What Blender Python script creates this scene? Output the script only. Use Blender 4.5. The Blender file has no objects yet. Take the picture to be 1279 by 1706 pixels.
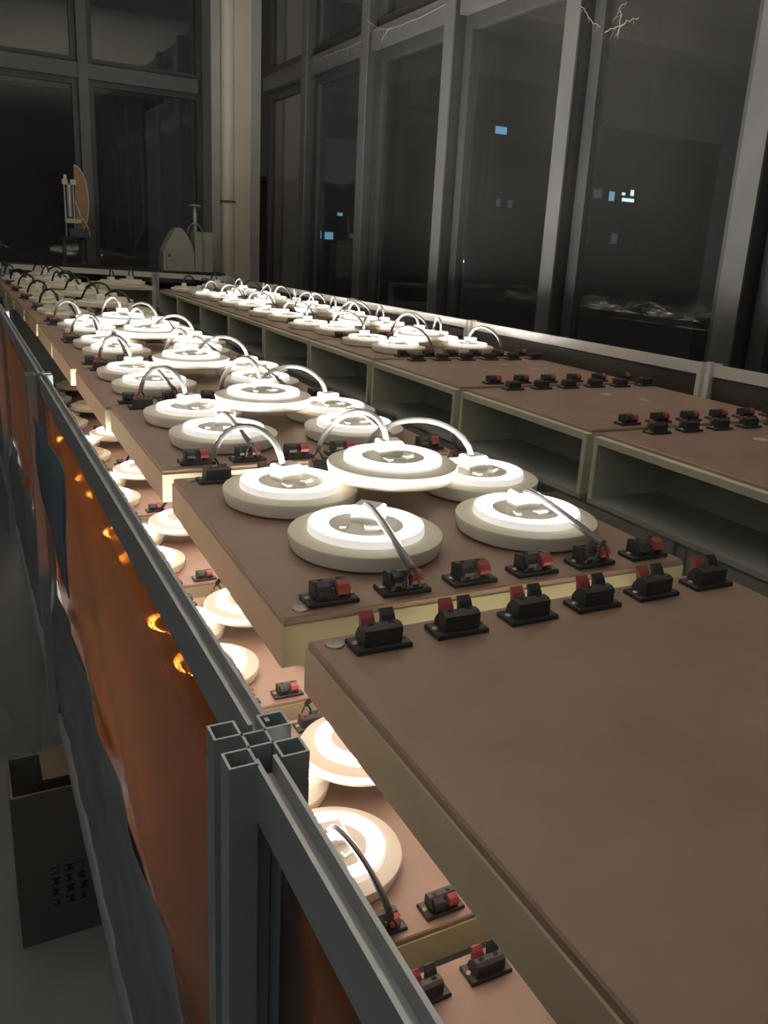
import bpy, bmesh, math, random
from mathutils import Vector, Matrix

random.seed(7)
SC = bpy.context.scene
COL = SC.collection
U = 0.25            # one layout unit in metres
CZ = 5.5            # camera height above the floor, in layout units


def W(x, y, z):
    return Vector((x * U, y * U, (z + CZ) * U))


# ------------------------------------------------------------------ camera
FPX, PPX, PPY = 1386.73, 673.65, 819.05
cam_data = bpy.data.cameras.new('camera')
cam = bpy.data.objects.new('camera', cam_data)
COL.objects.link(cam)
RX, RY, RZ = Vector((0.8840, -0.4640, 0.0580)), Vector((-0.0820, -0.2760, -0.9577)), Vector((0.4605, 0.8419, -0.2820))
RZ.normalize()
RX = (RX - RZ * RX.dot(RZ)).normalized()
RY = RZ.cross(RX)
m = Matrix((RX, -RY, -RZ)).transposed().to_4x4()
m.translation = W(0, 0, 0)
cam.matrix_world = m
cam_data.sensor_fit = 'VERTICAL'
cam_data.sensor_height = 36.0
cam_data.lens = FPX / 1706.0 * 36.0
cam_data.shift_x = -(PPX - 639.5) / 1706.0
cam_data.shift_y = (PPY - 853.0) / 1706.0
cam_data.clip_start = 0.02
cam_data.clip_end = 400
SC.camera = cam

# ------------------------------------------------------------------ world, exposure
world = bpy.data.worlds.new('night')
SC.world = world
world.use_nodes = True
bg = world.node_tree.nodes['Background']
bg.inputs[0].default_value = (0.98, 0.95, 0.96, 1)
bg.inputs[1].default_value = 0.014
SC.view_settings.view_transform = 'Standard'
SC.view_settings.look = 'None'
SC.view_settings.gamma = 1.0
SC.view_settings.use_curve_mapping = False
SC.view_settings.exposure = 0.12
LED_CHIP, LED_RING, LED_RIM = 660.0, 8.0, 0.55
WARM = (1.0, 0.95, 0.88)


# dim cool fill light added out of view, for bluish ambient from the left
fill_data = bpy.data.lights.new('cool_fill', 'AREA')
fill_data.shape = 'RECTANGLE'
fill_data.size, fill_data.size_y = 1.4, 2.4
fill_data.energy = 10.0
fill_data.color = (0.74, 0.90, 1.0)
fill_obj = bpy.data.objects.new('cool_fill', fill_data)
COL.objects.link(fill_obj)
fill_obj.location = W(-7.0, -5.5, 5.6)
fill_obj.rotation_euler = (math.radians(15), math.radians(-20), 0)


# ------------------------------------------------------------------ materials
def new_mat(name):
    mt = bpy.data.materials.new(name)
    mt.use_nodes = True
    nt = mt.node_tree
    return mt, nt, nt.nodes['Principled BSDF'], nt.nodes['Material Output']


def plain(name, col, rough=0.5, metal=0.0, var=0.0, scale=20.0, bump=0.0, coords='Object', stretch=None, spec=0.5):
    mt, nt, p, out = new_mat(name)
    p.inputs['Base Color'].default_value = (*col, 1)
    p.inputs['Roughness'].default_value = rough
    p.inputs['Metallic'].default_value = metal
    p.inputs['Specular IOR Level'].default_value = spec
    if var or bump:
        tc = nt.nodes.new('ShaderNodeTexCoord')
        mp = nt.nodes.new('ShaderNodeMapping')
        if stretch:
            mp.inputs['Scale'].default_value = stretch
        nz = nt.nodes.new('ShaderNodeTexNoise')
        nz.inputs['Scale'].default_value = scale
        nz.inputs['Detail'].default_value = 6
        nz.inputs['Roughness'].default_value = 0.6
        nt.links.new(tc.outputs[coords], mp.inputs[0])
        nt.links.new(mp.outputs[0], nz.inputs['Vector'])
        if var:
            rp = nt.nodes.new('ShaderNodeValToRGB')
            rp.color_ramp.elements[0].position = 0.3
            rp.color_ramp.elements[1].position = 0.72
            rp.color_ramp.elements[0].color = (*[c * (1 - var) for c in col], 1)
            rp.color_ramp.elements[1].color = (*[min(1, c * (1 + var)) for c in col], 1)
            nt.links.new(nz.outputs['Fac'], rp.inputs[0])
            nt.links.new(rp.outputs[0], p.inputs['Base Color'])
        if bump:
            bp = nt.nodes.new('ShaderNodeBump')
            bp.inputs['Strength'].default_value = bump
            bp.inputs['Distance'].default_value = 0.002
            nt.links.new(nz.outputs['Fac'], bp.inputs['Height'])
            nt.links.new(bp.outputs[0], p.inputs['Normal'])
    return mt


def glow(name, col, strength, base=(0.85, 0.82, 0.74)):
    mt, nt, p, out = new_mat(name)
    p.inputs['Base Color'].default_value = (*base, 1)
    p.inputs['Roughness'].default_value = 0.5
    p.inputs['Emission Color'].default_value = (*col, 1)
    p.inputs['Emission Strength'].default_value = strength
    return mt


M = {}
M['board'] = plain('brown hardboard', (0.335, 0.228, 0.18), 0.42, var=0.14, scale=9, bump=0.05)
M['board_edge'] = plain('hardboard cut edge', (0.30, 0.16, 0.09), 0.7)
M['cream'] = plain('pale yellow side board', (0.62, 0.575, 0.40), 0.6, var=0.07, scale=14)
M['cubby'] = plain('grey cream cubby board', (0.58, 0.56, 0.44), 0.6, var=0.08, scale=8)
M['disc'] = plain('cream lamp housing', (0.86, 0.81, 0.69), 0.45, var=0.03, scale=12)
M['rim_lit'] = glow('lit white rim', WARM, LED_RIM)
M['rim_off'] = plain('unlit white rim', (0.80, 0.77, 0.66), 0.4)
M['ring_lit'] = glow('lit light ring', WARM, LED_RING)
M['ring_off'] = plain('unlit light ring', (0.72, 0.69, 0.58), 0.5)
M['chip_lit'] = glow('lit diode', WARM, LED_CHIP)
M['chip_off'] = plain('unlit diode', (0.75, 0.66, 0.25), 0.4)
M['plate'] = plain('lamp back plate', (0.62, 0.60, 0.53), 0.45, var=0.05, scale=30)
M['box'] = plain('white driver box', (0.90, 0.88, 0.82), 0.45)
M['cable'] = plain('grey cable sleeve', (0.16, 0.155, 0.15), 0.35)
M['cable_dark'] = plain('black cable sleeve', (0.035, 0.035, 0.036), 0.4)
M['wire'] = plain('dark wire end', (0.05, 0.05, 0.05), 0.4)
M['black'] = plain('black plastic', (0.042, 0.042, 0.044), 0.42, var=0.15, scale=60)
M['black_hole'] = plain('black hole', (0.006, 0.006, 0.006), 0.8)
M['red'] = plain('red plastic lever', (0.42, 0.09, 0.09), 0.4)
M['lever'] = plain('black plastic lever', (0.05, 0.05, 0.055), 0.4)
M['screw'] = plain('steel screw', (0.38, 0.34, 0.28), 0.4, metal=0.7)
M['alu'] = plain('dull aluminium', (0.50, 0.53, 0.56), 0.42, metal=0.45, var=0.06, scale=10, stretch=(8, 0.4, 8))
M['alu_lit'] = plain('lamp-lit aluminium', (0.80, 0.79, 0.76), 0.4, metal=0.1, var=0.04, scale=10)  # aluminium lightened to put the strong lamplight into its colour
M['alu_in'] = plain('aluminium bore', (0.10, 0.10, 0.11), 0.6, metal=0.3)
M['bluefilm'] = plain('blue protective film', (0.10, 0.19, 0.27), 0.28, var=0.3, scale=5, bump=0.5)
M['greyfilm'] = plain('grey blue crumpled film', (0.17, 0.205, 0.235), 0.3, var=0.3, scale=4, bump=0.6, stretch=(3, 0.7, 3))
M['floor'] = plain('grey concrete floor', (0.23, 0.24, 0.25), 0.6, var=0.15, scale=2.0, bump=0.1)
M['ceiling'] = plain('plaster ceiling', (0.62, 0.58, 0.50), 0.9, var=0.05, scale=2)
M['wall'] = plain('plaster wall', (0.40, 0.38, 0.35), 0.85, var=0.08, scale=3)
M['darkwall'] = plain('dark far wall', (0.10, 0.10, 0.10), 0.9)
M['sill'] = plain('stone sill', (0.30, 0.29, 0.28), 0.6, var=0.1, scale=5)
M['frame'] = plain('grey window frame', (0.125, 0.124, 0.123), 0.5, metal=0.2, var=0.12, scale=6)
M['frame_dark'] = plain('dark window frame', (0.065, 0.064, 0.064), 0.5, metal=0.2, var=0.15, scale=6)
M['column'] = plain('beige plaster column', (0.68, 0.58, 0.50), 0.8, var=0.08, scale=4)
M['pipe'] = plain('cream drain pipe', (0.76, 0.70, 0.62), 0.45, var=0.05, scale=5)
M['column_board'] = plain('grey column edge board', (0.40, 0.40, 0.385), 0.6, var=0.08, scale=5)
M['rust'] = plain('rusty clamp', (0.16, 0.09, 0.06), 0.7)
M['carton'] = plain('dull brown cardboard', (0.13, 0.115, 0.105), 0.85, var=0.12, scale=5)
M['carton2'] = plain('tan cardboard', (0.16, 0.125, 0.085), 0.85, var=0.08, scale=5)
M['ink'] = plain('black ink', (0.03, 0.03, 0.03), 0.8)
M['sheet'] = plain('grey plastic sheet', (0.36, 0.36, 0.365), 0.6, var=0.08, scale=4)
M['bench'] = plain('dark bench top', (0.045, 0.043, 0.04), 0.8)
M['machine'] = plain('off white machine paint', (0.50, 0.50, 0.44), 0.5, var=0.07, scale=5)
M['steel'] = plain('pale steel', (0.55, 0.55, 0.53), 0.4, metal=0.5)
M['paddle'] = plain('brown hardboard disc', (0.36, 0.22, 0.12), 0.7, var=0.15, scale=7)
M['ivory'] = plain('ivory plastic', (0.62, 0.56, 0.42), 0.5)
M['navy'] = plain('dark blue plastic', (0.05, 0.065, 0.11), 0.5)
M['hose'] = plain('grey hose', (0.33, 0.33, 0.30), 0.5)
M['tower'] = plain('dark facade', (0.40, 0.40, 0.42), 0.9)
M['ground'] = plain('dark ground', (0.03, 0.03, 0.03), 0.9)
M['blue_lit'] = glow('blue lit window', (0.22, 0.50, 0.78), 0.75, (0.05, 0.05, 0.05))
M['blue_dim'] = glow('dim blue window', (0.24, 0.44, 0.60), 0.12, (0.05, 0.05, 0.05))
M['white_lit'] = glow('white lit window', (0.55, 0.85, 1.0), 1.8, (0.05, 0.05, 0.05))
M['street_lit'] = glow('street lamp', (0.85, 0.95, 1.0), 3.0, (0.05, 0.05, 0.05))
M['cobweb'] = plain('dusty cobweb', (0.30, 0.28, 0.25), 0.9)


def make_glass():
    mt, nt, p, out = new_mat('dusty window glass')
    nt.nodes.remove(p)
    tr = nt.nodes.new('ShaderNodeBsdfTransparent')
    tr.inputs[0].default_value = (0.86, 0.87, 0.86, 1)
    gl = nt.nodes.new('ShaderNodeBsdfGlossy')
    gl.inputs['Roughness'].default_value = 0.015
    gl.inputs['Color'].default_value = (1, 1, 1, 1)
    lw = nt.nodes.new('ShaderNodeLayerWeight')
    lw.inputs[0].default_value = 0.5
    pw = nt.nodes.new('ShaderNodeMath')
    pw.operation = 'POWER'
    pw.inputs[1].default_value = 5.0
    fr = nt.nodes.new('ShaderNodeMath')
    fr.operation = 'MULTIPLY_ADD'
    fr.inputs[1].default_value = 0.9
    fr.inputs[2].default_value = 0.035
    nt.links.new(lw.outputs['Facing'], pw.inputs[0])
    nt.links.new(pw.outputs[0], fr.inputs[0])
    mx = nt.nodes.new('ShaderNodeMixShader')
    nt.links.new(fr.outputs[0], mx.inputs[0])
    nt.links.new(tr.outputs[0], mx.inputs[1])
    nt.links.new(gl.outputs[0], mx.inputs[2])
    df = nt.nodes.new('ShaderNodeBsdfDiffuse')
    df.inputs[0].default_value = (0.45, 0.43, 0.40, 1)
    tc = nt.nodes.new('ShaderNodeTexCoord')
    nz = nt.nodes.new('ShaderNodeTexNoise')
    nz.inputs['Scale'].default_value = 1.6
    nz.inputs['Detail'].default_value = 4
    mr = nt.nodes.new('ShaderNodeMapRange')
    mr.inputs[1].default_value = 0.35
    mr.inputs[2].default_value = 0.75
    mr.inputs[3].default_value = 0.022
    mr.inputs[4].default_value = 0.044
    nt.links.new(tc.outputs['Object'], nz.inputs['Vector'])
    nt.links.new(nz.outputs['Fac'], mr.inputs[0])
    m2 = nt.nodes.new('ShaderNodeMixShader')
    nt.links.new(mr.outputs[0], m2.inputs[0])
    nt.links.new(mx.outputs[0], m2.inputs[1])
    nt.links.new(df.outputs[0], m2.inputs[2])
    nt.links.new(m2.outputs[0], out.inputs[0])
    return mt


def make_acrylic():
    mt, nt, p, out = new_mat('orange translucent acrylic')
    nt.nodes.remove(p)
    tc = nt.nodes.new('ShaderNodeTexCoord')
    nz = nt.nodes.new('ShaderNodeTexNoise')
    nz.inputs['Scale'].default_value = 3.0
    nz.inputs['Detail'].default_value = 4
    mp = nt.nodes.new('ShaderNodeMapping')
    mp.inputs['Scale'].default_value = (1, 1.2, 0.5)
    rp = nt.nodes.new('ShaderNodeValToRGB')
    rp.color_ramp.elements[0].color = (0.34, 0.195, 0.14, 1)
    rp.color_ramp.elements[1].color = (0.44, 0.265, 0.19, 1)
    nt.links.new(tc.outputs['Object'], mp.inputs[0])
    nt.links.new(mp.outputs[0], nz.inputs['Vector'])
    nt.links.new(nz.outputs['Fac'], rp.inputs[0])
    df = nt.nodes.new('ShaderNodeBsdfDiffuse')
    tl = nt.nodes.new('ShaderNodeBsdfTranslucent')
    df.inputs[0].default_value = (0.22, 0.11, 0.075, 1)
    nt.links.new(rp.outputs[0], tl.inputs[0])
    m1 = nt.nodes.new('ShaderNodeMixShader')
    m1.inputs[0].default_value = 0.36
    nt.links.new(df.outputs[0], m1.inputs[1])
    nt.links.new(tl.outputs[0], m1.inputs[2])
    tr = nt.nodes.new('ShaderNodeBsdfTransparent')
    tr.inputs[0].default_value = (0.62, 0.33, 0.12, 1)
    m2 = nt.nodes.new('ShaderNodeMixShader')
    m2.inputs[0].default_value = 0.30
    nt.links.new(m1.outputs[0], m2.inputs[1])
    nt.links.new(tr.outputs[0], m2.inputs[2])
    gl = nt.nodes.new('ShaderNodeBsdfGlossy')
    gl.inputs['Roughness'].default_value = 0.22
    lw = nt.nodes.new('ShaderNodeLayerWeight')
    lw.inputs[0].default_value = 0.5
    pw = nt.nodes.new('ShaderNodeMath')
    pw.operation = 'POWER'
    pw.inputs[1].default_value = 5.0
    fr = nt.nodes.new('ShaderNodeMath')
    fr.operation = 'MULTIPLY_ADD'
    fr.inputs[1].default_value = 0.9
    fr.inputs[2].default_value = 0.03
    nt.links.new(lw.outputs['Facing'], pw.inputs[0])
    nt.links.new(pw.outputs[0], fr.inputs[0])
    m3 = nt.nodes.new('ShaderNodeMixShader')
    nt.links.new(fr.outputs[0], m3.inputs[0])
    nt.links.new(m2.outputs[0], m3.inputs[1])
    nt.links.new(gl.outputs[0], m3.inputs[2])
    nt.links.new(m3.outputs[0], out.inputs[0])
    return mt


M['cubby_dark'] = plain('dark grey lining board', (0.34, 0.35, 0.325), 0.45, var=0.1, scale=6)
M['smoked'] = plain('smoky brown acrylic', (0.075, 0.066, 0.056), 0.25)
M['glass'] = make_glass()
M['acrylic'] = make_acrylic()


# ------------------------------------------------------------------ mesh helpers (all in layout units)
class MB:
    """collects shapes, builds one mesh"""

    def __init__(self):
        self.v, self.f, self.mi = [], [], []

    def add(self, vs, fs, mi=0):
        o = len(self.v)
        self.v += [tuple(p) for p in vs]
        self.f += [tuple(i + o for i in f) for f in fs]
        self.mi += [mi] * len(fs)
        return self

    def box(self, a, b, mi=0, bev=0.0):
        (x0, y0, z0), (x1, y1, z1) = a, b
        if bev:
            # chamfered on the top edges
            c = bev
            vs = [(x0, y0, z0), (x1, y0, z0), (x1, y1, z0), (x0, y1, z0),
                  (x0, y0, z1 - c), (x1, y0, z1 - c), (x1, y1, z1 - c), (x0, y1, z1 - c),
                  (x0 + c, y0 + c, z1), (x1 - c, y0 + c, z1), (x1 - c, y1 - c, z1), (x0 + c, y1 - c, z1)]
            fs = [(3, 2, 1, 0), (0, 1, 5, 4), (1, 2, 6, 5), (2, 3, 7, 6), (3, 0, 4, 7),
                  (4, 5, 9, 8), (5, 6, 10, 9), (6, 7, 11, 10), (7, 4, 8, 11), (8, 9, 10, 11)]
        else:
            vs = [(x0, y0, z0), (x1, y0, z0), (x1, y1, z0), (x0, y1, z0), (x0, y0, z1), (x1, y0, z1), (x1, y1, z1), (x0, y1, z1)]
            fs = [(3, 2, 1, 0), (4, 5, 6, 7), (0, 1, 5, 4), (1, 2, 6, 5), (2, 3, 7, 6), (3, 0, 4, 7)]
        return self.add(vs, fs, mi)

    def prism(self, poly, axis, a, b, mi=0):
        """poly of 2D points, extruded along axis (0,1,2) from a to b"""
        def mk(p, t):
            q = [p[0], p[1]]
            q.insert(axis, t)
            return tuple(q)
        n = len(poly)
        vs = [mk(p, a) for p in poly] + [mk(p, b) for p in poly]
        fs = [(i, (i + 1) % n, n + (i + 1) % n, n + i) for i in range(n)]
        fs += [tuple(range(n))[::-1], tuple(range(n, 2 * n))]
        return self.add(vs, fs, mi)

    def lathe(self, prof, n=48, mi=0, c=(0, 0, 0)):
        """prof: (r, z); closes at r == 0"""
        vs, rows = [], []
        for r, z in prof:
            if r < 1e-6:
                rows.append([len(vs)])
                vs.append((c[0], c[1], c[2] + z))
            else:
                rows.append(list(range(len(vs), len(vs) + n)))
                vs += [(c[0] + r * math.cos(2 * math.pi * i / n), c[1] + r * math.sin(2 * math.pi * i / n), c[2] + z) for i in range(n)]
        fs = []
        for a, b in zip(rows, rows[1:]):
            for i in range(n):
                j = (i + 1) % n
                if len(a) == 1 and len(b) == 1:
                    continue
                if len(a) == 1:
                    fs.append((a[0], b[i], b[j]))
                elif len(b) == 1:
                    fs.append((a[i], a[j], b[0]))
                else:
                    fs.append((a[i], a[j], b[j], b[i]))
        return self.add(vs, fs, mi)

    def tube(self, pts, r, n=8, mi=0, flat=1.0):
        pts = [Vector(p) for p in pts]
        vs, k = [], len(pts)
        up = Vector((0.31, 0.2, 0.93)).normalized()
        for i, p in enumerate(pts):
            t = (pts[min(i + 1, k - 1)] - pts[max(i - 1, 0)]).normalized()
            s = t.cross(up)
            if s.length < 1e-4:
                s = t.cross(Vector((1, 0, 0)))
            s.normalize()
            w = s.cross(t).normalized()
            for j in range(n):
                a = 2 * math.pi * j / n
                vs.append(p + s * (r * math.cos(a)) + w * (r * flat * math.sin(a)))
        fs = [(i * n + j, i * n + (j + 1) % n, (i + 1) * n + (j + 1) % n, (i + 1) * n + j) for i in range(k - 1) for j in range(n)]
        fs += [tuple(range(n))[::-1], tuple(range((k - 1) * n, k * n))]
        return self.add(vs, fs, mi)

    def mesh(self, name, mats, smooth=False):
        me = bpy.data.meshes.new(name)
        me.from_pydata([(x * U, y * U, z * U) for x, y, z in self.v], [], self.f)
        for mt in (mats if isinstance(mats, (list, tuple)) else [mats]):
            me.materials.append(mt)
        me.polygons.foreach_set('material_index', self.mi)
        bm = bmesh.new()
        bm.from_mesh(me)
        bmesh.ops.recalc_face_normals(bm, faces=bm.faces)
        bm.to_mesh(me)
        bm.free()
        if smooth:
            me.polygons.foreach_set('use_smooth', [True] * len(me.polygons))
            me.set_sharp_from_angle(angle=math.radians(38))
        me.update()
        return me


def obj(name, me, parent=None, loc=(0, 0, 0), rz=0.0, kind=None):
    """loc in layout units; world for a top-level object, relative to the parent for a part"""
    o = bpy.data.objects.new(name, me)
    COL.objects.link(o)
    if parent is not None:
        o.parent = parent
        o.location = Vector(loc) * U
    else:
        o.location = W(*loc)
    o.rotation_euler = (0, 0, rz)
    if kind:
        o['kind'] = kind
    return o


def thing(name, label, cat, loc=(0, 0, 0), rz=0.0, group=None, me=None):
    o = obj(name, me, None, loc, rz)
    o['label'] = label
    o['category'] = cat
    if group:
        o['group'] = group
    return o


ORD = ['nearest', 'second', 'third', 'fourth', 'fifth', 'sixth', 'seventh', 'eighth', 'ninth', 'tenth', 'eleventh']


# ================================================================== THE ROOM
XW, YB, ZC = 7.0, 22.1, 5.94
XL, YF = -12.0, -10.0
ZT = 3.5                     # transom height
SILL = -1.35
obj('floor', MB().box((XL, YF, -CZ - 0.3), (XW + 0.6, YB + 0.5, -CZ)).mesh('floor', M['floor']), None, kind='structure')
obj('ceiling', MB().box((XL, YF, ZC), (XW + 0.6, YB + 0.5, ZC + 0.5)).mesh('ceiling', M['ceiling']), None, kind='structure')
obj('wall_left', MB().box((XL - 0.5, YF, -CZ), (XL, YB, ZC)).mesh('wall_left', M['darkwall']), None, kind='structure')
obj('wall_front', MB().box((XL, YF - 0.5, -CZ), (XW, YF, ZC)).mesh('wall_front', M['darkwall']), None, kind='structure')
obj('wall_right', MB().box((XW, YF, -CZ), (XW + 0.6, YB + 0.5, SILL - 0.08)).mesh('wall_right', M['wall']), None, kind='structure')
obj('wall_back', MB().box((XL, YB, -CZ), (XW, YB + 0.5, -1.45)).mesh('wall_back', M['wall']), None, kind='structure')
obj('trim_1', MB().box((XW - 0.12, YF, SILL - 0.08), (XW + 0.6, YB, SILL)).mesh('sill_right', M['sill']), None, kind='structure')
obj('trim_2', MB().box((XL, YB - 0.1, -1.45), (XW - 0.12, YB + 0.5, -1.37)).mesh('sill_back', M['sill']), None, kind='structure')
# ceiling beam running across the room near the back
obj('trim_3', MB().box((XL, 18.6, ZC - 0.5), (XW, 19.4, ZC)).mesh('beam', M['ceiling']), None, kind='structure')

# column in the corner with a drain pipe
colm = obj('trim_4', MB().box((6.30, 21.2, -CZ), (6.74, YB, ZC)).mesh('column', M['column']), None, kind='structure')
obj('corner_board', MB().box((6.74, 21.25, -CZ), (7.0, YB, ZC)).mesh('corner_board', M['column_board']), colm)
obj('side_board', MB().box((5.80, 21.3, -CZ), (6.02, YB, ZC)).mesh('side_board', M['column_board']), colm)
obj('back_board', MB().box((6.02, 21.5, -CZ), (6.30, YB, ZC)).mesh('back_board', M['column']), colm)
pp = obj('pipe', MB().lathe([(0.0, -CZ), (0.16, -CZ), (0.16, ZC), (0, ZC)], 24).mesh('pipe', M['pipe'], True), colm, (6.19, 21.28, 0))
colm.location = W(0, 0, 0)
obj('pipe_clamp', MB().lathe([(0.16, 0), (0.185, 0), (0.185, 0.05), (0.16, 0.05)], 24).box((0.15, -0.06, 0.0), (0.3, 0.0, 0.06)).mesh('pipe_clamp', M['rust']), pp, (0, 0, 0.78))


def window(idx, horizontal, a0, a1, z0, z1, ztr, stile=0.20, wall=None):
    """a bay of a window wall: a0..a1 runs along y (right wall) or x (back wall)"""
    root = obj('window_%d' % idx, None, None, (0, 0, 0), kind='structure')

    def seg(name, p0, p1, q0, q1, d0, d1, mat):
        if horizontal:   # back wall: along x, depth along y
            b = MB().box((p0, wall + d0, q0), (p1, wall + d1, q1))
        else:
            b = MB().box((wall + d0, p0, q0), (wall + d1, p1, q1))
        return obj(name, b.mesh(name, mat), root)
    st = stile
    for zz0, zz1 in ((z0, ztr - 0.16), (ztr + 0.16, z1)):
        seg('stile', a0, a0 + st, zz0, zz1, 0.10, 0.24, M['frame_dark'])
        seg('stile', a1 - st, a1, zz0, zz1, 0.10, 0.24, M['frame_dark'])
        seg('sash_rail', a0 + st, a1 - st, zz0, zz0 + st, 0.10, 0.24, M['frame_dark'])
        seg('sash_rail', a0 + st, a1 - st, zz1 - st, zz1, 0.10, 0.24, M['frame_dark'])
        seg('pane', a0 + st - .02, a1 - st + .02, zz0 + st - .02, zz1 - st + .02, 0.165, 0.185, M['glass'])
    return root


# right wall bays; mullions centred every three units
MY = [21.2, 18.15, 15.15, 12.12, 9.12, 6.08, 3.05, 0.0, -3.0]
n = 1
for k in range(len(MY) - 1):
    w_ = window(n, False, MY[k + 1] + 0.17, MY[k] - 0.17, SILL, ZC, ZT, wall=XW)
    n += 1
    y = MY[k + 1]
    mu = obj('mullion', MB().box((XW - 0.06, y - 0.11, SILL), (XW + 0.26, y + 0.17, ZC)).mesh('mullion', M['frame_dark']), w_)
    obj('cap', MB().box((XW - 0.09, y - 0.13, SILL), (XW - 0.061, y + 0.15, ZC)).mesh('cap', M['frame']), mu)
    obj('transom', MB().box((XW - 0.02, y + 0.17, ZT - 0.16), (XW + 0.26, MY[k] - 0.17, ZT + 0.16)).mesh('transom', M['frame']), w_)
# back wall bays
MX = [-9.1, -6.1, -3.0, 0.05, 3.05, 5.8]
for k in range(len(MX) - 1):
    w_ = window(n, True, MX[k] + 0.11, MX[k + 1] - (0.11 if k < 4 else 0), -1.37, ZC, ZT - 0.07, stile=0.13, wall=YB)
    n += 1
    obj('mullion', MB().box((MX[k] - 0.11, YB - 0.06, -1.37), (MX[k] + 0.11, YB + 0.26, ZC)).mesh('mullion', M['frame']), w_)
    obj('transom', MB().box((MX[k] + 0.11, YB - 0.02, ZT - 0.23), (MX[k + 1] - 0.11, YB + 0.26, ZT + 0.09)).mesh('transom', M['frame']), w_)

# ================================================================== OUTSIDE
obj('ground', MB().box((-300, 22.6, -40), (500, 500, -38)).box((7.6, -200, -40), (500, 22.6, -38)).mesh('ground', M['ground']), None, kind='structure')


def building(label, x0, x1, z1, wins):
    b = thing('building', label, 'building', (0, 0, 0))
    obj('facade', MB().box((x0, 202, -38), (x1, 240, z1)).box((x0 - .4, 201.6, z1 - 1.2), (x1 + .4, 202, z1)).mesh('facade', M['tower']), b)
    for (x, z, w, h, mat) in wins:
        f = obj('window_frame', MB().box((x - w / 2 - .3, 201.7, z - h / 2 - .3), (x + w / 2 + .3, 202, z + h / 2 + .3)).mesh('window_frame', M['tower']), b)
        obj('lit_pane', MB().box((x - w / 2, 201.6, z - h / 2), (x + w / 2, 201.75, z + h / 2)).mesh('lit_pane', M[mat]), f)
    return b


building('low dark building outside left bay with a row of blue lit windows', 66, 97, 14,
         [(78.5, 1.4, 1.2, 1.9, 'blue_lit'), (81.8, 1.6, 1.0, 1.9, 'blue_lit'), (84.4, 1.5, 2.2, 1.7, 'blue_lit'), (90.6, 1.8, 1.1, 1.1, 'blue_dim'), (87.2, 6.8, 1.4, .7, 'blue_lit')])
building('tall dark building outside with one blue lit window high up', 118, 152, 44, [(133, 31.2, 3.6, 1.8, 'blue_lit'), (134, 13, 1.5, 2.0, 'blue_dim'), (138, 13, 1.5, 2.0, 'blue_dim')])
building('dark building outside right bay with bright white lit window', 160, 215, 36,
         [(168.2, 18.0, 3.4, 2.6, 'blue_dim'), (173.6, 17.7, 2.0, 2.6, 'blue_lit'), (181.3, 19.2, 1.2, 1.6, 'white_lit'), (180.0, 17.1, 4.6, 0.9, 'white_lit'), (178.0, 18.7, 1.2, .7, 'white_lit'),
          (176.5, 6.0, 2.2, 3.0, 'blue_dim')])
nb = thing('building', 'low dark neighbouring building close behind the back window', 'building', (0, 0, 0))
obj('facade', MB().box((-60, 60, -38), (12, 75, 8)).mesh('facade', M['tower']), nb)
obj('roof', MB().box((-61, 59, 8), (13, 76, 9)).mesh('roof', M['tower']), nb)
for lab, x, z in (('small white street lamp low outside above the right rail', 164, -22.4), ('tiny street lamp outside, right one of two beside third mullion', 123, -2.9),
                  ('tiny street lamp outside, left one of two beside third mullion', 120.2, -3.5)):
    s = thing('street_lamp', lab, 'street lamp', (x, 200, -38))
    obj('pole', MB().lathe([(0.12, 0), (0.12, z + 38 - 0.3), (0, z + 38 - .3)], 8).mesh('pole', M['tower']), s)
    obj('lamp_head', MB().lathe([(0, -.45), (.35, -.3), (.45, 0), (.3, .3), (0, .45)], 10).mesh('lamp_head', M['street_lit']), s, (0, 0, z + 38))


# ================================================================== TERMINAL BLOCKS
def term_base():
    b = MB()
    b.box((-.097, -.05, 0), (.097, .05, .018), 0, .004)
    # body: profile in y,z extruded along x, user side towards -y
    prof = [(-.040, .018), (.036, .018), (.036, .070), (.020, .078), (-.004, .078), (-.018, .066), (-.030, .052), (-.040, .034)]
    b.prism(prof, 0, -.066, .066, 0)
    b.box((-.004, -.043, .020), (.004, -.018, .060), 0)       # fin between the two levers
    for x in (-.035, .035):
        b.box((x - .012, -.0415, .023), (x + .012, -.039, .036), 1)   # wire holes
        b.box((x - .010, .000, .0775), (x + .010, .014, .0790), 1)
    return b


def term_lever(x, up):
    b = MB()
    if up:     # flared tab standing up
        prof = [(-.030, .052), (-.006, .074), (-.016, .092), (-.034, .110), (-.042, .106), (-.034, .086)]
    else:
        prof = [(-.052, .040), (-.030, .046), (-.010, .070), (-.022, .086), (-.044, .074), (-.056, .056)]
    b.prism(prof, 0, x - .023, x + .023)
    return b


def term_screws():
    return MB().lathe([(0.013, .016), (0.013, .022), (0.006, .026), (0, .026)], 10)


T_BASE = term_base().mesh('terminal_block', [M['black'], M['black_hole']])
T_RED = {u: term_lever(.036, u).mesh('lever_red', M['red']) for u in (0, 1)}
T_BLK = {u: term_lever(-.036, u).mesh('lever_black', M['lever']) for u in (0, 1)}
T_SCR = term_screws().mesh('screw', M['screw'])


def whole_terminal(u):
    b = term_base()
    for x, mi in ((.036, 2), (-.036, 3)):
        l = term_lever(x, u)
        b.add(l.v, l.f, mi)
    return b.mesh('terminal_whole', [M['black'], M['black_hole'], M['red'], M['lever']])


T_WHOLE = {u: whole_terminal(u) for u in (0, 1)}


TS = 0.80


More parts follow.
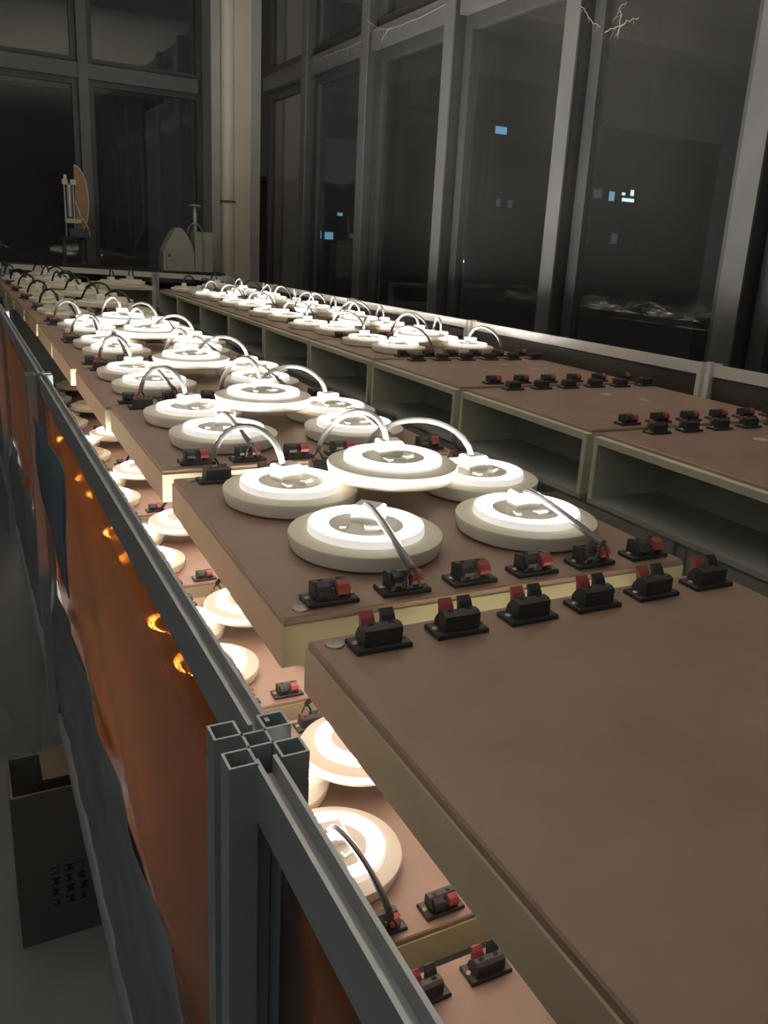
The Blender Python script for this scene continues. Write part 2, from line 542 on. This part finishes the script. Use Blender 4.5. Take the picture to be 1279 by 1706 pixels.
def put_terminal(parent, x, y, z, back, detail, up):
    rz = (math.pi if back else 0.0) + random.uniform(-.03, .03)
    if not detail:
        t = obj('terminal_block', T_WHOLE[up], parent, (x, y, z + .0006), rz)
        t.scale = (TS, TS, TS)
        return t
    t = obj('terminal_block', T_BASE, parent, (x, y, z + .0006), rz)
    t.scale = (TS, TS, TS)
    obj('lever', T_RED[up], t)['label'] = 'red lever'
    obj('lever', T_BLK[up], t)['label'] = 'black lever'
    for sx in (-.082, .082):
        obj('screw', T_SCR, t, (sx, 0, 0))
    return t


# ================================================================== TRAYS
TW, TD, TH = 1.45, 1.44, 0.145
TX0 = 0.72
TERM_X = [0.165 + 0.233 * k for k in range(6)]


def tray_meshes(w, d, h, tag):
    th = .022
    return dict(
        top=MB().box((.006, .006, -th), (w - .006, d - .006, 0), 0, .005).mesh(tag + '_top', M['board']),
        left=MB().box((0, 0, -h), (.05, d, -th)).mesh(tag + '_side', M['cream']),
        end=MB().box((.05, 0, -h), (w - .05, .05, -th)).mesh(tag + '_end', M['cream']))


TM = tray_meshes(TW, TD, TH, 'tray')
SCREW = MB().lathe([(0.026, 0), (0.024, .004), (0.008, .005), (0, .002)], 14).mesh('screw_head', M['screw'])


def left_tray(x, y, z, label, group, detail, up_front, up_back, rz=0.0, seen=None):
    t = thing('lamp_tray', label, 'tray', (x, y, z), rz, group)
    obj('top_board', TM['top'], t)
    obj('side_board', TM['left'], t)
    obj('side_board', TM['left'], t, (TW - .05, 0, 0))
    obj('end_board', TM['end'], t)
    obj('end_board', TM['end'], t, (0, TD - .05, 0))
    for k, tx in enumerate(TERM_X):
        put_terminal(t, tx, .078, 0, False, detail, up_front)
        put_terminal(t, tx, TD - .09, 0, True, detail, up_back)
    if detail:
        for (sx, sy) in ((.07, .05), (TW - .06, .06), (.06, TD - .05), (TW - .06, TD - .05)):
            obj('screw', SCREW, t, (sx, sy, 0))
    return t


# ================================================================== RING LAMPS
R0 = .262
FL, RIMZ = .060, .088
ZRING = .070
LAMP = {}
LAMP['housing'] = MB().lathe([(0, 0), (R0 - .022, 0), (R0 - .010, .008), (R0, FL - .010), (R0 - .003, FL - .003), (R0 - .012, FL), (.20, FL + .002), (0, FL + .002)], 56).mesh('housing', M['disc'], True)
for st in ('lit', 'off'):
    LAMP['rim_' + st] = MB().lathe([(.197, FL), (.196, RIMZ - .006), (.193, RIMZ), (.188, RIMZ - .002), (.187, ZRING)], 56).mesh('rim_' + st, M['rim_' + st], True)
    # light ring with a scalloped inner edge, one lobe per diode
    N, K = 144, 36
    b = MB()
    vs = []
    for i in range(N):
        a = 2 * math.pi * i / N
        ri = .136 - .005 * math.cos(K * a)
        vs += [(.187 * math.cos(a), .187 * math.sin(a), ZRING), (ri * math.cos(a), ri * math.sin(a), ZRING)]
    b.add(vs, [(2 * i, 2 * ((i + 1) % N), 2 * ((i + 1) % N) + 1, 2 * i + 1) for i in range(N)])
    LAMP['ring_' + st] = b.mesh('ring_' + st, M['ring_' + st])
    b = MB()
    for i in range(2 * K):
        a = 2 * math.pi * (i // 2 + .5 * (i % 2)) / K
        rr = .176 if i % 2 else .157
        ca, sa = math.cos(a), math.sin(a)
        q = []
        for (dx, dy) in ((-.0055, -.0055), (.0055, -.0055), (.0055, .0055), (-.0055, .0055)):
            q.append(((rr + dx) * ca - dy * sa, (rr + dx) * sa + dy * ca))
        b.add([(x, y, ZRING + .0005) for x, y in q] + [(x, y, ZRING + .003) for x, y in q],
              [(4, 5, 6, 7), (0, 1, 5, 4), (1, 2, 6, 5), (2, 3, 7, 6), (3, 0, 4, 7)])
    LAMP['chip_' + st] = b.mesh('chips_' + st, M['chip_' + st])
LAMP['plate'] = MB().lathe([(0, .082), (.126, .082), (.132, .076), (.132, .060)], 48).box((-.07, -.085, .080), (-.05, -.045, .092)).lathe([(.011, .080), (.011, .089), (0, .089)], 10, 0, (.06, -.05, 0)).mesh('plate', M['plate'], True)
LAMP['driver'] = MB().box((-.048, -.040, .080), (.048, .040, .142), 0, .007).mesh('driver', M['box'])
LAMP['connector'] = MB().box((-.024, -.014, .080), (.024, .014, .097), 0, .003).mesh('connector', M['box'])


def bez(p, n=14):
    out = []
    for i in range(n + 1):
        t = i / n
        a, b, c, d = (1 - t) ** 3, 3 * t * (1 - t) ** 2, 3 * t * t * (1 - t), t ** 3
        out.append(tuple(a * p[0][k] + b * p[1][k] + c * p[2][k] + d * p[3][k] for k in range(3)))
    return out


def ring_lamp(x, y, z, lit, label, group, cable_to=None, box_ang=0.0, box_off=.034, detail=True, high=.20, dark=False, conn=True):
    """z: where the housing stands. cable_to: world point of the terminal."""
    st = 'lit' if lit else 'off'
    l = thing('ring_lamp', label, 'lamp', (x, y, z + .001), 0, group)
    obj('housing', LAMP['housing'], l)
    obj('rim', LAMP['rim_' + st], l)
    obj('light_ring', LAMP['ring_' + st], l)
    obj('diode_strip', LAMP['chip_' + st], l, kind='stuff')
    pl = obj('back_plate', LAMP['plate'], l, rz=box_ang)
    bx, by = -box_off * math.sin(box_ang), box_off * math.cos(box_ang)
    obj('driver_box', LAMP['driver'], l, (bx, by, 0), box_ang + random.uniform(-.25, .25))
    if detail and conn:
        obj('connector', LAMP['connector'], pl, (.03, -.06, 0), .4)
    if cable_to is not None:
        e = Vector(cable_to) - Vector((x, y, z))
        s = Vector((bx - .02, by * .5, .139))
        h = high
        d = e - s
        p = [s, s + Vector((d.x * .12, d.y * .12, h)), e + Vector((-d.x * .12, -d.y * .12, h * 1.15)), e + Vector((0, 0, .05))]
        p[3] = e + Vector((0, 0, .045))
        c = obj('cable', MB().tube(bez(p), .0125, 8, 0, 1.0).mesh('cable', M['cable_dark'] if dark else M['cable'], True), l)
        if detail:
            for sx in (-1, 1):
                q = [e + Vector((0, 0, .045)), e + Vector((sx * .012, 0, .035)), e + Vector((sx * .027, 0, .005)), e + Vector((sx * .028, 0, -.015))]
                obj('wire', MB().tube(bez(q, 5), .0045, 6).mesh('wire', M['wire']), c)
    return l


# ------------------------------------------------------------------ left row, upper tier
LZ = -0.98
LEFT_Y = [0.365, 1.94, 3.50, 4.965, 6.50, 8.07, 9.60, 11.12, 12.65, 14.15, 15.65]
LEFT_RZ = [0, -.022, -.012, -.012, -.012, -.008, 0, .004, -.005, 0, 0]
LEFT_X = [0.725, 0.712, 0.730, 0.722, 0.716, 0.742, 0.745, 0.735, 0.71, 0.70, 0.69]
LEFT_DZ = [0.0, 0.0, .005, .0, .005, -.01, 0, .004, 0, .003, 0]
NL = len(LEFT_Y)


def nth(k):
    return 'nearest' if k == 0 else ORD[k] + ' nearest'


POS = ['front left', 'front right', 'rear left', 'rear right', 'raised middle']
# lamp spots on a tray, relative to its front-left corner
SPOT = [(.43, .385), (1.07, .365), (.375, .97), (1.165, .95), (.76, .93)]
JIT = {1: [(1.163, 2.335), (1.80, 2.305), (1.105, 2.946), (1.927, 2.882), (1.502, 2.86)],
       2: [(1.119, 3.876), (1.808, 3.855), (1.104, 4.453), (1.876, 4.381), (1.465, 4.355)],
       3: [(1.095, 5.365), (1.808, 5.398), (1.085, 5.945), (1.90, 5.925), (1.446, 5.88)],
       4: [(1.125, 6.925), (1.773, 6.925), (1.121, 7.505), (1.89, 7.50), (1.469, 7.50)],
       5: [(1.17, 8.47), (1.87, 8.40), (1.157, 9.03), (1.886, 8.96), (1.491, 8.80)]}
RAISE = .094
CAB = [(1, False), (4, False), (0, True), (3, True), (2, True)]      # (terminal, back row)
for k in range(NL):
    state = 'bare brown' if k == 0 else ('brown' if k < 6 else 'dim far')
    what = 'with no lamps, only black terminals' if k == 0 else ('carrying five lit lamps' if k < 6 else 'carrying unlit lamps')
    x0, y0, z0 = LEFT_X[k], LEFT_Y[k], LZ + LEFT_DZ[k]
    left_tray(x0, y0, z0, '%s tray, %s in the left upper row, %s' % (state, nth(k), what), 'trays of the left upper row', k < 5, 0, 1 if k == 0 else 0, LEFT_RZ[k])
    if k == 0:
        continue
    lit = k < 6
    spots = JIT.get(k) or [(x0 + sx + random.uniform(-.04, .04), y0 + sy + random.uniform(-.03, .03)) for sx, sy in SPOT]
    for i, (lx, ly) in enumerate(spots):
        ti, back = CAB[i]
        if i < 2:
            ly += .045
        cx = x0 + TERM_X[ti]
        cy = y0 + (TD - .035 if back else .022)
        th = LEFT_RZ[k]
        qx, qy = cx - x0, cy - y0
        cx, cy = x0 + qx * math.cos(th) - qy * math.sin(th), y0 + qx * math.sin(th) + qy * math.cos(th)
        lz = z0 + (RAISE if i == 4 else 0)
        ang = [-.5, -.2, .35, .1, .05][i] + random.uniform(-.2, .2)
        lab = '%s ring lamp, %s on the %s tray of the left upper row' % ('lit' if lit else 'unlit', POS[i], nth(k))
        ring_lamp(lx, ly, lz, lit, lab, 'ring lamps on the left upper row', (cx, cy, z0 + .045), ang, detail=k < 5, high=.20 if back else .04, dark=not lit)

# ------------------------------------------------------------------ left row, lower tier
BZ = -2.27
LOW_Y = [0.40, 1.97, 3.57, 5.22, 6.80, 8.36, 9.95, 11.5]
for k, y0 in enumerate(LOW_Y):
    x0 = TX0 + .02
    left_tray(x0, y0, BZ, 'tray with %s, %s of the lower tier under the left row' % ('no lamps' if k == 0 else ('lit lamps' if k < 6 else 'unlit lamps'), nth(k)), 'trays of the lower tier', k < 4, 0, 1 if k == 0 else 0)
    if k == 0:
        continue
    for i in range(5):
        if k > 5 and i in (1, 3):
            continue
        sx, sy = SPOT[i]
        lit = k < 5 or (k == 5 and i in (2, 4, 3))
        if i == 4:
            sx = .72
        lx, ly = x0 + sx + random.uniform(-.008, .008) - (.06 if k == 1 and i == 0 else .115 if i == 0 else .085 if i == 2 else .02), y0 + sy + random.uniform(-.01, .01) + (.045 if i < 2 else 0)
        ti, back = CAB[i]
        if i == 4:
            ti = 2
        cab = (x0 + TERM_X[ti], y0 + (TD - .035 if back else .022), BZ + .045)
        lab = '%s ring lamp, %s on the %s tray of the lower tier' % ('lit' if lit else 'unlit', POS[i], nth(k))
        ring_lamp(lx, ly, BZ + (RAISE if i == 4 else 0), lit, lab, 'ring lamps on the lower tier', cab, (1.3 if i == 2 else -1.3 if i == 3 else 0) + random.uniform(-.3, .3), detail=k < 4, high=.12, dark=True, conn=i not in (2, 3))

# ------------------------------------------------------------------ right row: open-fronted box shelves
RW_, RD, RH = 1.80, 1.43, 0.42
RX0 = 3.25
RIGHT_Y = [2.24, 3.74, 5.25, 6.75, 8.22, 9.70, 11.17, 12.63, 14.1]
rmesh = dict(
    top=MB().box((.05, .012, -.02), (RW_ - .012, RD - .012, 0), 0, .005).mesh('cubby_top', M['board']),
    sub=MB().box((0, 0, -.06), (RW_, RD, -.02)).mesh('cubby_sub', M['cubby']),
    end=MB().box((0, 0, -RH + .03), (RW_, .035, -.06)).mesh('cubby_end', M['cubby']),
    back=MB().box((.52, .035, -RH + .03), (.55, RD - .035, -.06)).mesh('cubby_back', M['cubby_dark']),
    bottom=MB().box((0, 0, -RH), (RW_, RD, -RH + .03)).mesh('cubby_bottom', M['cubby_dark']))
RTX = [.40 + .262 * k for k in range(6)]
SPOT_R = [(.49, .44), (1.28, .45), (.41, .99), (1.31, .99), (.87, .62)]
PATCH = MB().lathe([(.045, 0), (.043, .0015), (0, .0015)], 14).mesh('patch', plain('pale sticker', (0.55, 0.50, 0.46), 0.6))
for k, y0 in enumerate(RIGHT_Y):
    what = 'bare brown top and black terminals' if k < 3 else ('lit lamps on top' if k < 8 else 'unlit lamps on top')
    t = thing('box_shelf', 'open-sided box shelf, %s of the right row, %s' % (nth(k), what), 'shelf', (RX0, y0, LZ), 0, 'box shelves of the right row')
    obj('top_board', rmesh['top'], t)
    obj('frame_board', rmesh['sub'], t)
    obj('end_board', rmesh['end'], t)
    obj('end_board', rmesh['end'], t, (0, RD - .035, 0))
    obj('back_board', rmesh['back'], t)
    obj('bottom_board', rmesh['bottom'], t)
    for tx in RTX:
        put_terminal(t, tx, .10, 0, False, k < 3, 0)
        put_terminal(t, tx, RD - .088, 0, True, k < 3, 0)
    if k < 3:
        for sx, sy in ((.95, 1.05), (1.1, .8)):
            obj('sticker', PATCH, t, (sx + .1 * k, sy, 0))
    if k < 3:
        continue
    lit = k < 8
    for i, (sx, sy) in enumerate(SPOT_R):
        lx, ly = RX0 + sx + random.uniform(-.04, .04), y0 + sy + random.uniform(-.008, .008)
        ti = [1, 4, 1, 4, 2][i]
        back = i > 1
        cab = (RX0 + RTX[ti], y0 + (RD - .033 if back else .045), LZ + .045)
        lab = '%s ring lamp, %s on the %s shelf of the right row' % ('lit' if lit else 'unlit', POS[i], nth(k))
        ring_lamp(lx, ly, LZ + (RAISE if i == 4 else 0), lit, lab, 'ring lamps on the right row', cab, [1.2, -1.2, 1.0, -1.0, 0][i] + random.uniform(-.3, .3), detail=k < 4, high=.20, dark=not lit)

# box shelf across the far end of the aisle, open towards the camera
t = thing('box_shelf', 'open-fronted box shelf across the far end of the aisle between both rows', 'shelf', (2.26, 15.6, -.96))
obj('top_board', MB().box((0, 0, -.05), (.96, 1.4, 0), 0, .006).mesh('end_top', M['cubby']), t)
obj('side_board', MB().box((0, 0, -.42), (.04, 1.4, -.05)).mesh('end_side', M['cubby']), t)
obj('side_board', MB().box((.90, 0, -.42), (.96, 1.4, -.05)).mesh('end_side', M['cubby']), t)
obj('back_board', MB().box((.04, .5, -.42), (.90, .54, -.05)).mesh('end_back', M['cream']), t)
for i, (lx, ly, nm) in enumerate(((2.53, 15.95, 'left'), (2.95, 16.35, 'right'))):
    ring_lamp(lx if i == 0 else 2.93, ly, -.96, False, 'unlit ring lamp, %s one of two on the shelf across the aisle end' % nm, 'ring lamps on the end shelf', (lx + .1, ly + .4, -.9), .3, detail=False, dark=True)

# ================================================================== RACK FRAME
rack = thing('rack_frame', 'long aluminium profile rack with orange acrylic side panels and slotted top rails', 'rack', (0, 0, -CZ))


def rk(name, b, mat, parent=None, z=CZ, smooth=False):
    """part of the rack, given in scene layout coordinates"""
    return obj(name, b.mesh(name, mat, smooth), parent or rack, (0, 0, z) if parent is None else (0, 0, 0))


def hollow(b, x0, y0, x1, y1, z0, z1, t, depth=.12):
    """square tube with an open top"""
    b.box((x0, y0, z0), (x0 + t, y1, z1))
    b.box((x1 - t, y0, z0), (x1, y1, z1))
    b.box((x0 + t, y0, z0), (x1 - t, y0 + t, z1))
    b.box((x0 + t, y1 - t, z0), (x1 - t, y1, z1))
    b.box((x0 + t, y0 + t, z0), (x1 - t, y1 - t, z1 - depth), 1)


def post_mesh(cx, cy, z0, z1, s=.124):
    """slotted profile: four hollow corners, a hollow core and diagonal-free webs"""
    b = MB()
    h, q, t = s / 2, s * .355, s * .035
    for sx in (-1, 1):
        for sy in (-1, 1):
            xa, xb = sorted((cx + sx * h, cx + sx * (h - q)))
            ya_, yb_ = sorted((cy + sy * h, cy + sy * (h - q)))
            hollow(b, xa, ya_, xb, yb_, z0, z1, t)
    c = s * .165
    hollow(b, cx - c, cy - c, cx + c, cy + c, z0, z1, t)
    w = t * .8
    for sx in (-1, 1):
        for sy in (-1, 1):     # webs from the core to the corners
            xa, xb = sorted((cx + sx * (c - w), cx + sx * (h - q + w)))
            b.box((xa, cy + sy * (c - w) - w, z0), (xb, cy + sy * (c - w) + w, z1))
    return b


def rail_mesh(p, q, w=.036, h=.095):
    """top rail: a channel with a slot along its top, from p to q"""
    p, q = Vector(p), Vector(q)
    d = (q - p)
    s = Vector((d.y, -d.x, 0)).normalized()
    prof = [(-w / 2, -h), (w / 2, -h), (w / 2, 0), (w / 2 - .007, 0), (w / 2 - .007, -.03), (-w / 2 + .007, -.03), (-w / 2 + .007, 0), (-w / 2, 0)]
    b = MB()
    n_ = len(prof)
    vs = [tuple(p + s * a + Vector((0, 0, c))) for a, c in prof] + [tuple(q + s * a + Vector((0, 0, c))) for a, c in prof]
    fs = [(i, (i + 1) % n_, n_ + (i + 1) % n_, n_ + i) for i in range(n_)]
    # caps as quads and strips (the outline is concave)
    for o_ in (0, n_):
        fs += [(o_ + 0, o_ + 1, o_ + 4, o_ + 5), (o_ + 1, o_ + 2, o_ + 3, o_ + 4), (o_ + 0, o_ + 5, o_ + 6, o_ + 7)]
    b.add(vs, fs)
    return b


PL, PRX = .357, 5.2
ALU = [M['alu'], M['alu_in']]
ZL = -.735
RZ_ = lambda y: -.725 - .0068 * (y - 2.0)
LPY = [-2.4, 1.075, 4.64, 8.1, 11.55, 15.0, 18.0]
RPY = [1.1, 4.65, 8.15, 11.5, 14.97, 18.0]
for y in LPY:
    rk('post', post_mesh(PL, y, -CZ if y < 2 else -2.82, ZL), ALU)
for y in RPY:
    rk('post', post_mesh(PRX, y, -CZ, RZ_(y) + .01, .13), [M['alu_lit'], M['alu_in']])
for x in (0.92, 3.71):
    rk('post', post_mesh(x, 18.0, -CZ, RZ_(18) + .035, .13), ALU)
for a, b_ in zip(LPY, LPY[1:]):
    ox = -.002 if b_ < 1.2 else .018
    rk('rail', rail_mesh((PL + ox, a + .045, ZL - .004), (PL + ox, b_ - .045, ZL - .004)), M['alu'])
for a, b_ in zip(RPY, RPY[1:]):
    rk('rail', rail_mesh((PRX, a + .06, RZ_(a)), (PRX, b_ - .06, RZ_(b_)), .06, .088), M['alu_lit'])
for a, b_ in ((.42, .86), (.98, 3.65), (3.77, 5.14)):
    za = -.735 - .1 * (a - .4) / 4.8
    zb = -.735 - .1 * (b_ - .4) / 4.8
    rk('rail', rail_mesh((a, 18.0, za), (b_, 18.0, zb), .06, .10), M['alu_lit'])
# bearers under the trays
for x in (1.0, 1.98):
    rk('bearer', MB().box((x - .06, -2.4, -1.25), (x + .06, 17.3, -1.137)), M['alu'])
    rk('bearer', MB().box((x - .06, -2.4, BZ - TH - .12), (x + .06, 17.3, BZ - TH - .002)), M['alu'])
for x in (3.55, 4.75):
    rk('bearer', MB().box((x - .06, -2.4, -1.52), (x + .06, 17.9, -1.402)), M['alu'])
for y in LPY[1:]:
    rk('crossbeam', MB().box((PL + .062, y - .05, -1.36), (PRX - .062, y + .05, -1.252)) if y > 17 else MB().box((2.05, y - .05, -1.64), (PRX - .062, y + .05, -1.522)), M['alu'])
    rk('crossbeam', MB().box((PL + .062, y - .05, BZ - TH - .23), (PRX - .062, y + .05, BZ - TH - .122)), M['alu'])
rk('light_baffle', MB().box((2.24, -2.4, -2.75), (2.26, 15.4, -1.26)), M['darkwall'])  # unseen panel, added to stop lower-tier light leaking onto the box shelves
for y in (1.075, 4.64, 8.1, 11.55, 15.0):
    for x in (.98, 2.06):
        rk('leg', post_mesh(x, y, -CZ, BZ - TH - .235, .11), ALU)
for a, b_ in zip(RPY[:4], RPY[1:]):
    rk('side_panel', MB().box((PRX - .01, a + .07, -1.5), (PRX + .01, b_ - .07, RZ_(b_) - .09)), M['smoked'])
# orange panels on the left side, with a loose film strip below
for a, b_ in zip(LPY[:-1], LPY[1:]):
    ya_, yb_ = a + .055, b_ - .055
    N = 20
    b = MB()
    vs = []
    zbot = -2.02
    for i in range(N + 1):
        y = ya_ + (yb_ - ya_) * i / N
        t_ = i / N
        sag = .16 * t_ if a > 0 else 0
        for j in range(7):
            z = -.835 + (zbot + sag + .835) * j / 6
            wob = .018 * (j / 6) * math.sin(5 * y + 2 * j) * math.sin(math.pi * t_)
            vs.append((PL + .020 - wob, y, z))
    fs = [(i * 7 + j, (i + 1) * 7 + j, (i + 1) * 7 + j + 1, i * 7 + j + 1) for i in range(N) for j in range(6)]
    b.add(vs, fs)
    pn = rk('acrylic_panel', b, M['acrylic'], smooth=True)
    md = pn.modifiers.new('thick', 'SOLIDIFY')
    md.thickness = .003
    md.offset = 1
    # crumpled film strip
    b = MB()
    vs = []
    for i in range(N * 2 + 1):
        y = ya_ + (yb_ - ya_) * i / (N * 2)
        t_ = i / (N * 2)
        for j in range(8):
            z = -1.84 + (-2.66 + 1.84) * j / 7
            x = PL + .004 - .028 * math.sin(j / 7 * math.pi) * (1 + .5 * math.sin(3.1 * y + j)) - .012 * math.sin(9 * y + 1.7 * j)
            vs.append((x, y, z))
    fs = [(i * 8 + j, (i + 1) * 8 + j, (i + 1) * 8 + j + 1, i * 8 + j + 1) for i in range(N * 2) for j in range(7)]
    b.add(vs, fs)
    fm = rk('film_strip', b, M['greyfilm'], smooth=True)
    md = fm.modifiers.new('thick', 'SOLIDIFY')
    md.thickness = .001
    if a > -.5:
        rk('bottom_rail', MB().box((PL - .022, a + .063, -2.76), (PL + .05, b_ - .063, -2.665), 0, .01), M['alu'])
    if 0 < a < 2:
        b = MB()
        vs, NN = [], 12
        for i in range(NN + 1):
            t_ = i / NN
            y = 3.15 + 1.28 * t_
            for j in range(5):
                zt_, zb_ = -.855 - .05 * t_, -1.36 + .13 * t_
                z = zt_ + (zb_ - zt_) * j / 4
                x = PL - .052 - .012 * (j / 4) * (1 - t_) - .004 * math.sin(9 * y + 2 * j)
                vs.append((x, y, z))
        fs = [(i * 5 + j, (i + 1) * 5 + j, (i + 1) * 5 + j + 1, i * 5 + j + 1) for i in range(NN) for j in range(4)]
        b.add(vs, fs)
        pf = obj('protective_film', b.mesh('protective_film', M['bluefilm'], True), pn)
        pf['label'] = 'blue protective film'
        md = pf.modifiers.new('thick', 'SOLIDIFY')
        md.thickness = .0008

# ================================================================== LOOSE THINGS ON THE FLOOR
c = thing('cardboard_box', 'dull brown cardboard box with black print and tan flap on the floor', 'box', (.07, 5.95, -CZ))
bx = MB().box((0, 0, 0), (1.05, .02, 1.38)).box((0, .53, 0), (1.05, .55, 1.38)).box((0, .02, 0), (.02, .53, 1.38)).box((1.03, .02, 0), (1.05, .53, 1.38)).box((.02, .02, 0), (1.03, .53, .9))
obj('body', bx.mesh('carton_body', M['carton']), c)
obj('flap', MB().box((.24, .14, 1.382), (1.05, .55, 1.394)).mesh('flap', M['carton2']), c)
b = MB()
for r in range(4):
    for q in range(4 - r // 2):
        x = .24 + q * .10
        z = .62 - r * .10
        if r == 1 and q > 2:
            continue
        w_ = random.uniform(.045, .075)
        b.box((x, -.002, z), (x + w_, 0, z + .010)).box((x, -.002, z + .05), (x + w_, 0, z + .06)).box((x + w_ * random.uniform(.1, .7), -.002, z), (x + w_ * .8, 0, z + .06))
obj('print', b.mesh('print', M['ink']), c, kind='stuff')
sh = thing('plastic_sheet', 'grey rigid plastic sheet standing on its corner, leaning at the left frame edge', 'sheet', (0, 8.3, -CZ))
sh.rotation_euler = (-.03, 0, 0)
obj('panel', MB().prism([(-.7, 2.3), (.09, .88), (.42, .03), (.50, 1.94), (.40, 2.62), (.25, 2.66), (.22, 2.85), (-.7, 2.9)], 1, 0, .03).mesh('sheet', M['sheet']), sh)

# ================================================================== BENCH AND MACHINES AT THE BACK
bn = thing('workbench', 'dark workbench below the back window behind the rack', 'bench', (0, 20.0, -CZ))
obj('bench_top', MB().box((-1, 0, CZ - .98), (5.75, 1.9, CZ - .86)).mesh('bench_top', M['bench']), bn)
for x in (-.8, 5.5):
    for y in (.15, 1.65):
        obj('leg', MB().box((x, y, 0), (x + .15, y + .15, CZ - .98)).mesh('leg', M['bench']), bn)
ZB = -.86
mc = thing('grinding_machine', 'off-white bench machine with domed guard and tall spindle, beside the column', 'machine', (4.4, 20.4, ZB))
prof = [(0, 0), (0, .42), (.10, .62), (.24, .86), (.32, .955), (.38, .98), (.46, .95), (.56, .84), (.64, .68), (.70, .50), (.73, .40), (.73, 0)]
obj('guard', MB().prism(prof, 1, 0, .45).mesh('guard', M['machine']), mc)
obj('guard_lip', MB().prism([(.0, .0), (.0, .40), (.09, .60), (.13, .60), (.06, .40), (.06, 0)], 1, -.03, 0).mesh('guard_lip', M['machine']), mc)
obj('hatch', MB().box((.07, -.02, 0), (.20, 0, .46)).mesh('hatch', M['machine']), mc)
obj('knob', MB().prism([(.115, .36), (.14, .38), (.165, .36), (.165, .33), (.14, .31), (.115, .33)], 1, -.04, 0).mesh('knob', M['black']), mc)
obj('motor_box', MB().box((.75, .02, 0), (1.17, .45, .91), 0, .015).mesh('motor_box', M['machine']), mc)
obj('spindle', MB().lathe([(.05, .91), (.05, 1.34), (.035, 1.36), (.035, 1.46), (0, 1.46)], 16, 0, (.80, .2, 0)).mesh('spindle', M['steel'], True), mc)
obj('handwheel', MB().lathe([(0, 1.46), (.13, 1.47), (.14, 1.49), (.13, 1.51), (0, 1.53)], 24, 0, (.80, .2, 0)).mesh('handwheel', M['steel'], True), mc)
obj('hose', MB().tube(bez([(.57, -.02, .86), (.58, -.04, 1.15), (.86, -.06, 1.2), (.93, -.03, .85)]) + [(.945, -.03, .5), (.945, -.03, .02)], .018).mesh('hose', M['hose'], True), mc)

st = thing('sander_stand', 'upright stand with brown oval board and white posts, before the back window', 'stand', (2.2, 20.4, ZB))
obj('base', MB().box((0, 0, 0), (.62, .5, .08)).box((.05, .1, .08), (.12, .2, .62)).box((.42, .1, .08), (.50, .2, .62)).box((0, .1, .58), (.6, .3, .64)).mesh('base', M['frame_dark']), st)
for x in (.15, .33):
    obj('post', MB().lathe([(.022, .64), (.022, 1.80), (0, 1.80)], 12, 0, (x, .2, 0)).mesh('post', M['steel'], True), st)
obj('white_cylinder', MB().lathe([(.0, 1.06), (.055, 1.06), (.055, 1.74), (0, 1.74)], 16, 0, (.24, .17, 0)).mesh('white_cylinder', M['steel'], True), st)
obj('clamp', MB().box((.10, .08, 1.73), (.21, .32, 1.84), 0, .01).box((.27, .08, 1.73), (.38, .32, 1.84), 0, .01).box((.14, .12, 1.84), (.2, .2, 1.93)).mesh('clamp', M['ivory']), st)
obj('clamp', MB().box((.13, .08, .93), (.46, .32, 1.03), 0, .01).mesh('clamp', M['ivory']), st)
obj('tool_tray', MB().prism([(.20, .64), (.55, .64), (.60, .82), (.18, .82)], 1, .02, .35).mesh('tool_tray', M['navy']), st)
oval = []
for i in range(21):
    a = math.pi * (i / 20) - math.pi / 2
    oval.append((.36 + .27 * math.cos(a), 1.42 + .72 * math.sin(a)))
obj('oval_board', MB().prism(oval, 1, .18, .22).mesh('oval_board', M['paddle']), st)
obj('oval_rim', MB().tube([(p[0] + .004, .20, p[1]) for p in oval], .02, 6).mesh('oval_rim', M['ivory'], True), st)
obj('brace', MB().tube([(.36, .16, 1.40), (.44, .16, 1.12), (.60, .16, .86), (.63, .16, .66)], .016, 6).mesh('brace', M['ivory'], True), st)

# ================================================================== COBWEBS ON THE WINDOW FRAMES
def cobweb(label, strands):
    b = MB()
    for st_ in strands:
        pts = []
        for p, q in zip(st_, st_[1:]):
            for i in range(4):
                t_ = i / 4
                pts.append(tuple(p[k] * (1 - t_) + q[k] * t_ + random.uniform(-.012, .012) for k in range(3)))
        pts.append(st_[-1])
        b.tube(pts, .0045, 5)
        for i in range(0, len(pts) - 1, 2):      # loose hairs
            e = (pts[i][0] - .02, pts[i][1] + random.uniform(-.14, .14), pts[i][2] - random.uniform(.02, .16))
            b.tube([pts[i], e], .0016, 4)
    o = thing('cobweb', label, 'cobweb', (0, 0, 0), me=b.mesh('cobweb', M['cobweb']))
    o['kind'] = 'stuff'


cobweb('dusty cobweb in the top corner of the nearest tall window pane', [
    [(6.86, 8.41, 2.496), (6.87, 8.261, 2.513), (6.87, 8.07, 2.539), (6.95, 7.98, 2.571)],
    [(6.95, 8.233, 2.779), (6.87, 8.239, 2.708), (6.87, 8.193, 2.622), (6.87, 8.212, 2.413)],
    [(6.88, 8.95, 2.871), (6.87, 8.797, 2.751), (6.87, 8.69, 2.644), (6.90, 8.571, 2.573)]])
cobweb('dusty cobweb where the third mullion meets the transom', [
    [(6.88, 14.98, 3.791), (6.87, 14.704, 3.659), (6.87, 14.407, 3.551), (6.95, 14.082, 3.523)],
    [(6.95, 14.532, 3.405), (6.92, 14.262, 3.508), (6.94, 13.185, 3.513), (6.96, 12.30, 3.557)]])
cobweb('thin cobweb strand along the transom of the far window bay', [
    [(6.96, 17.739, 3.549), (6.93, 16.931, 3.53), (6.93, 15.904, 3.51), (6.90, 15.29, 3.499)]])
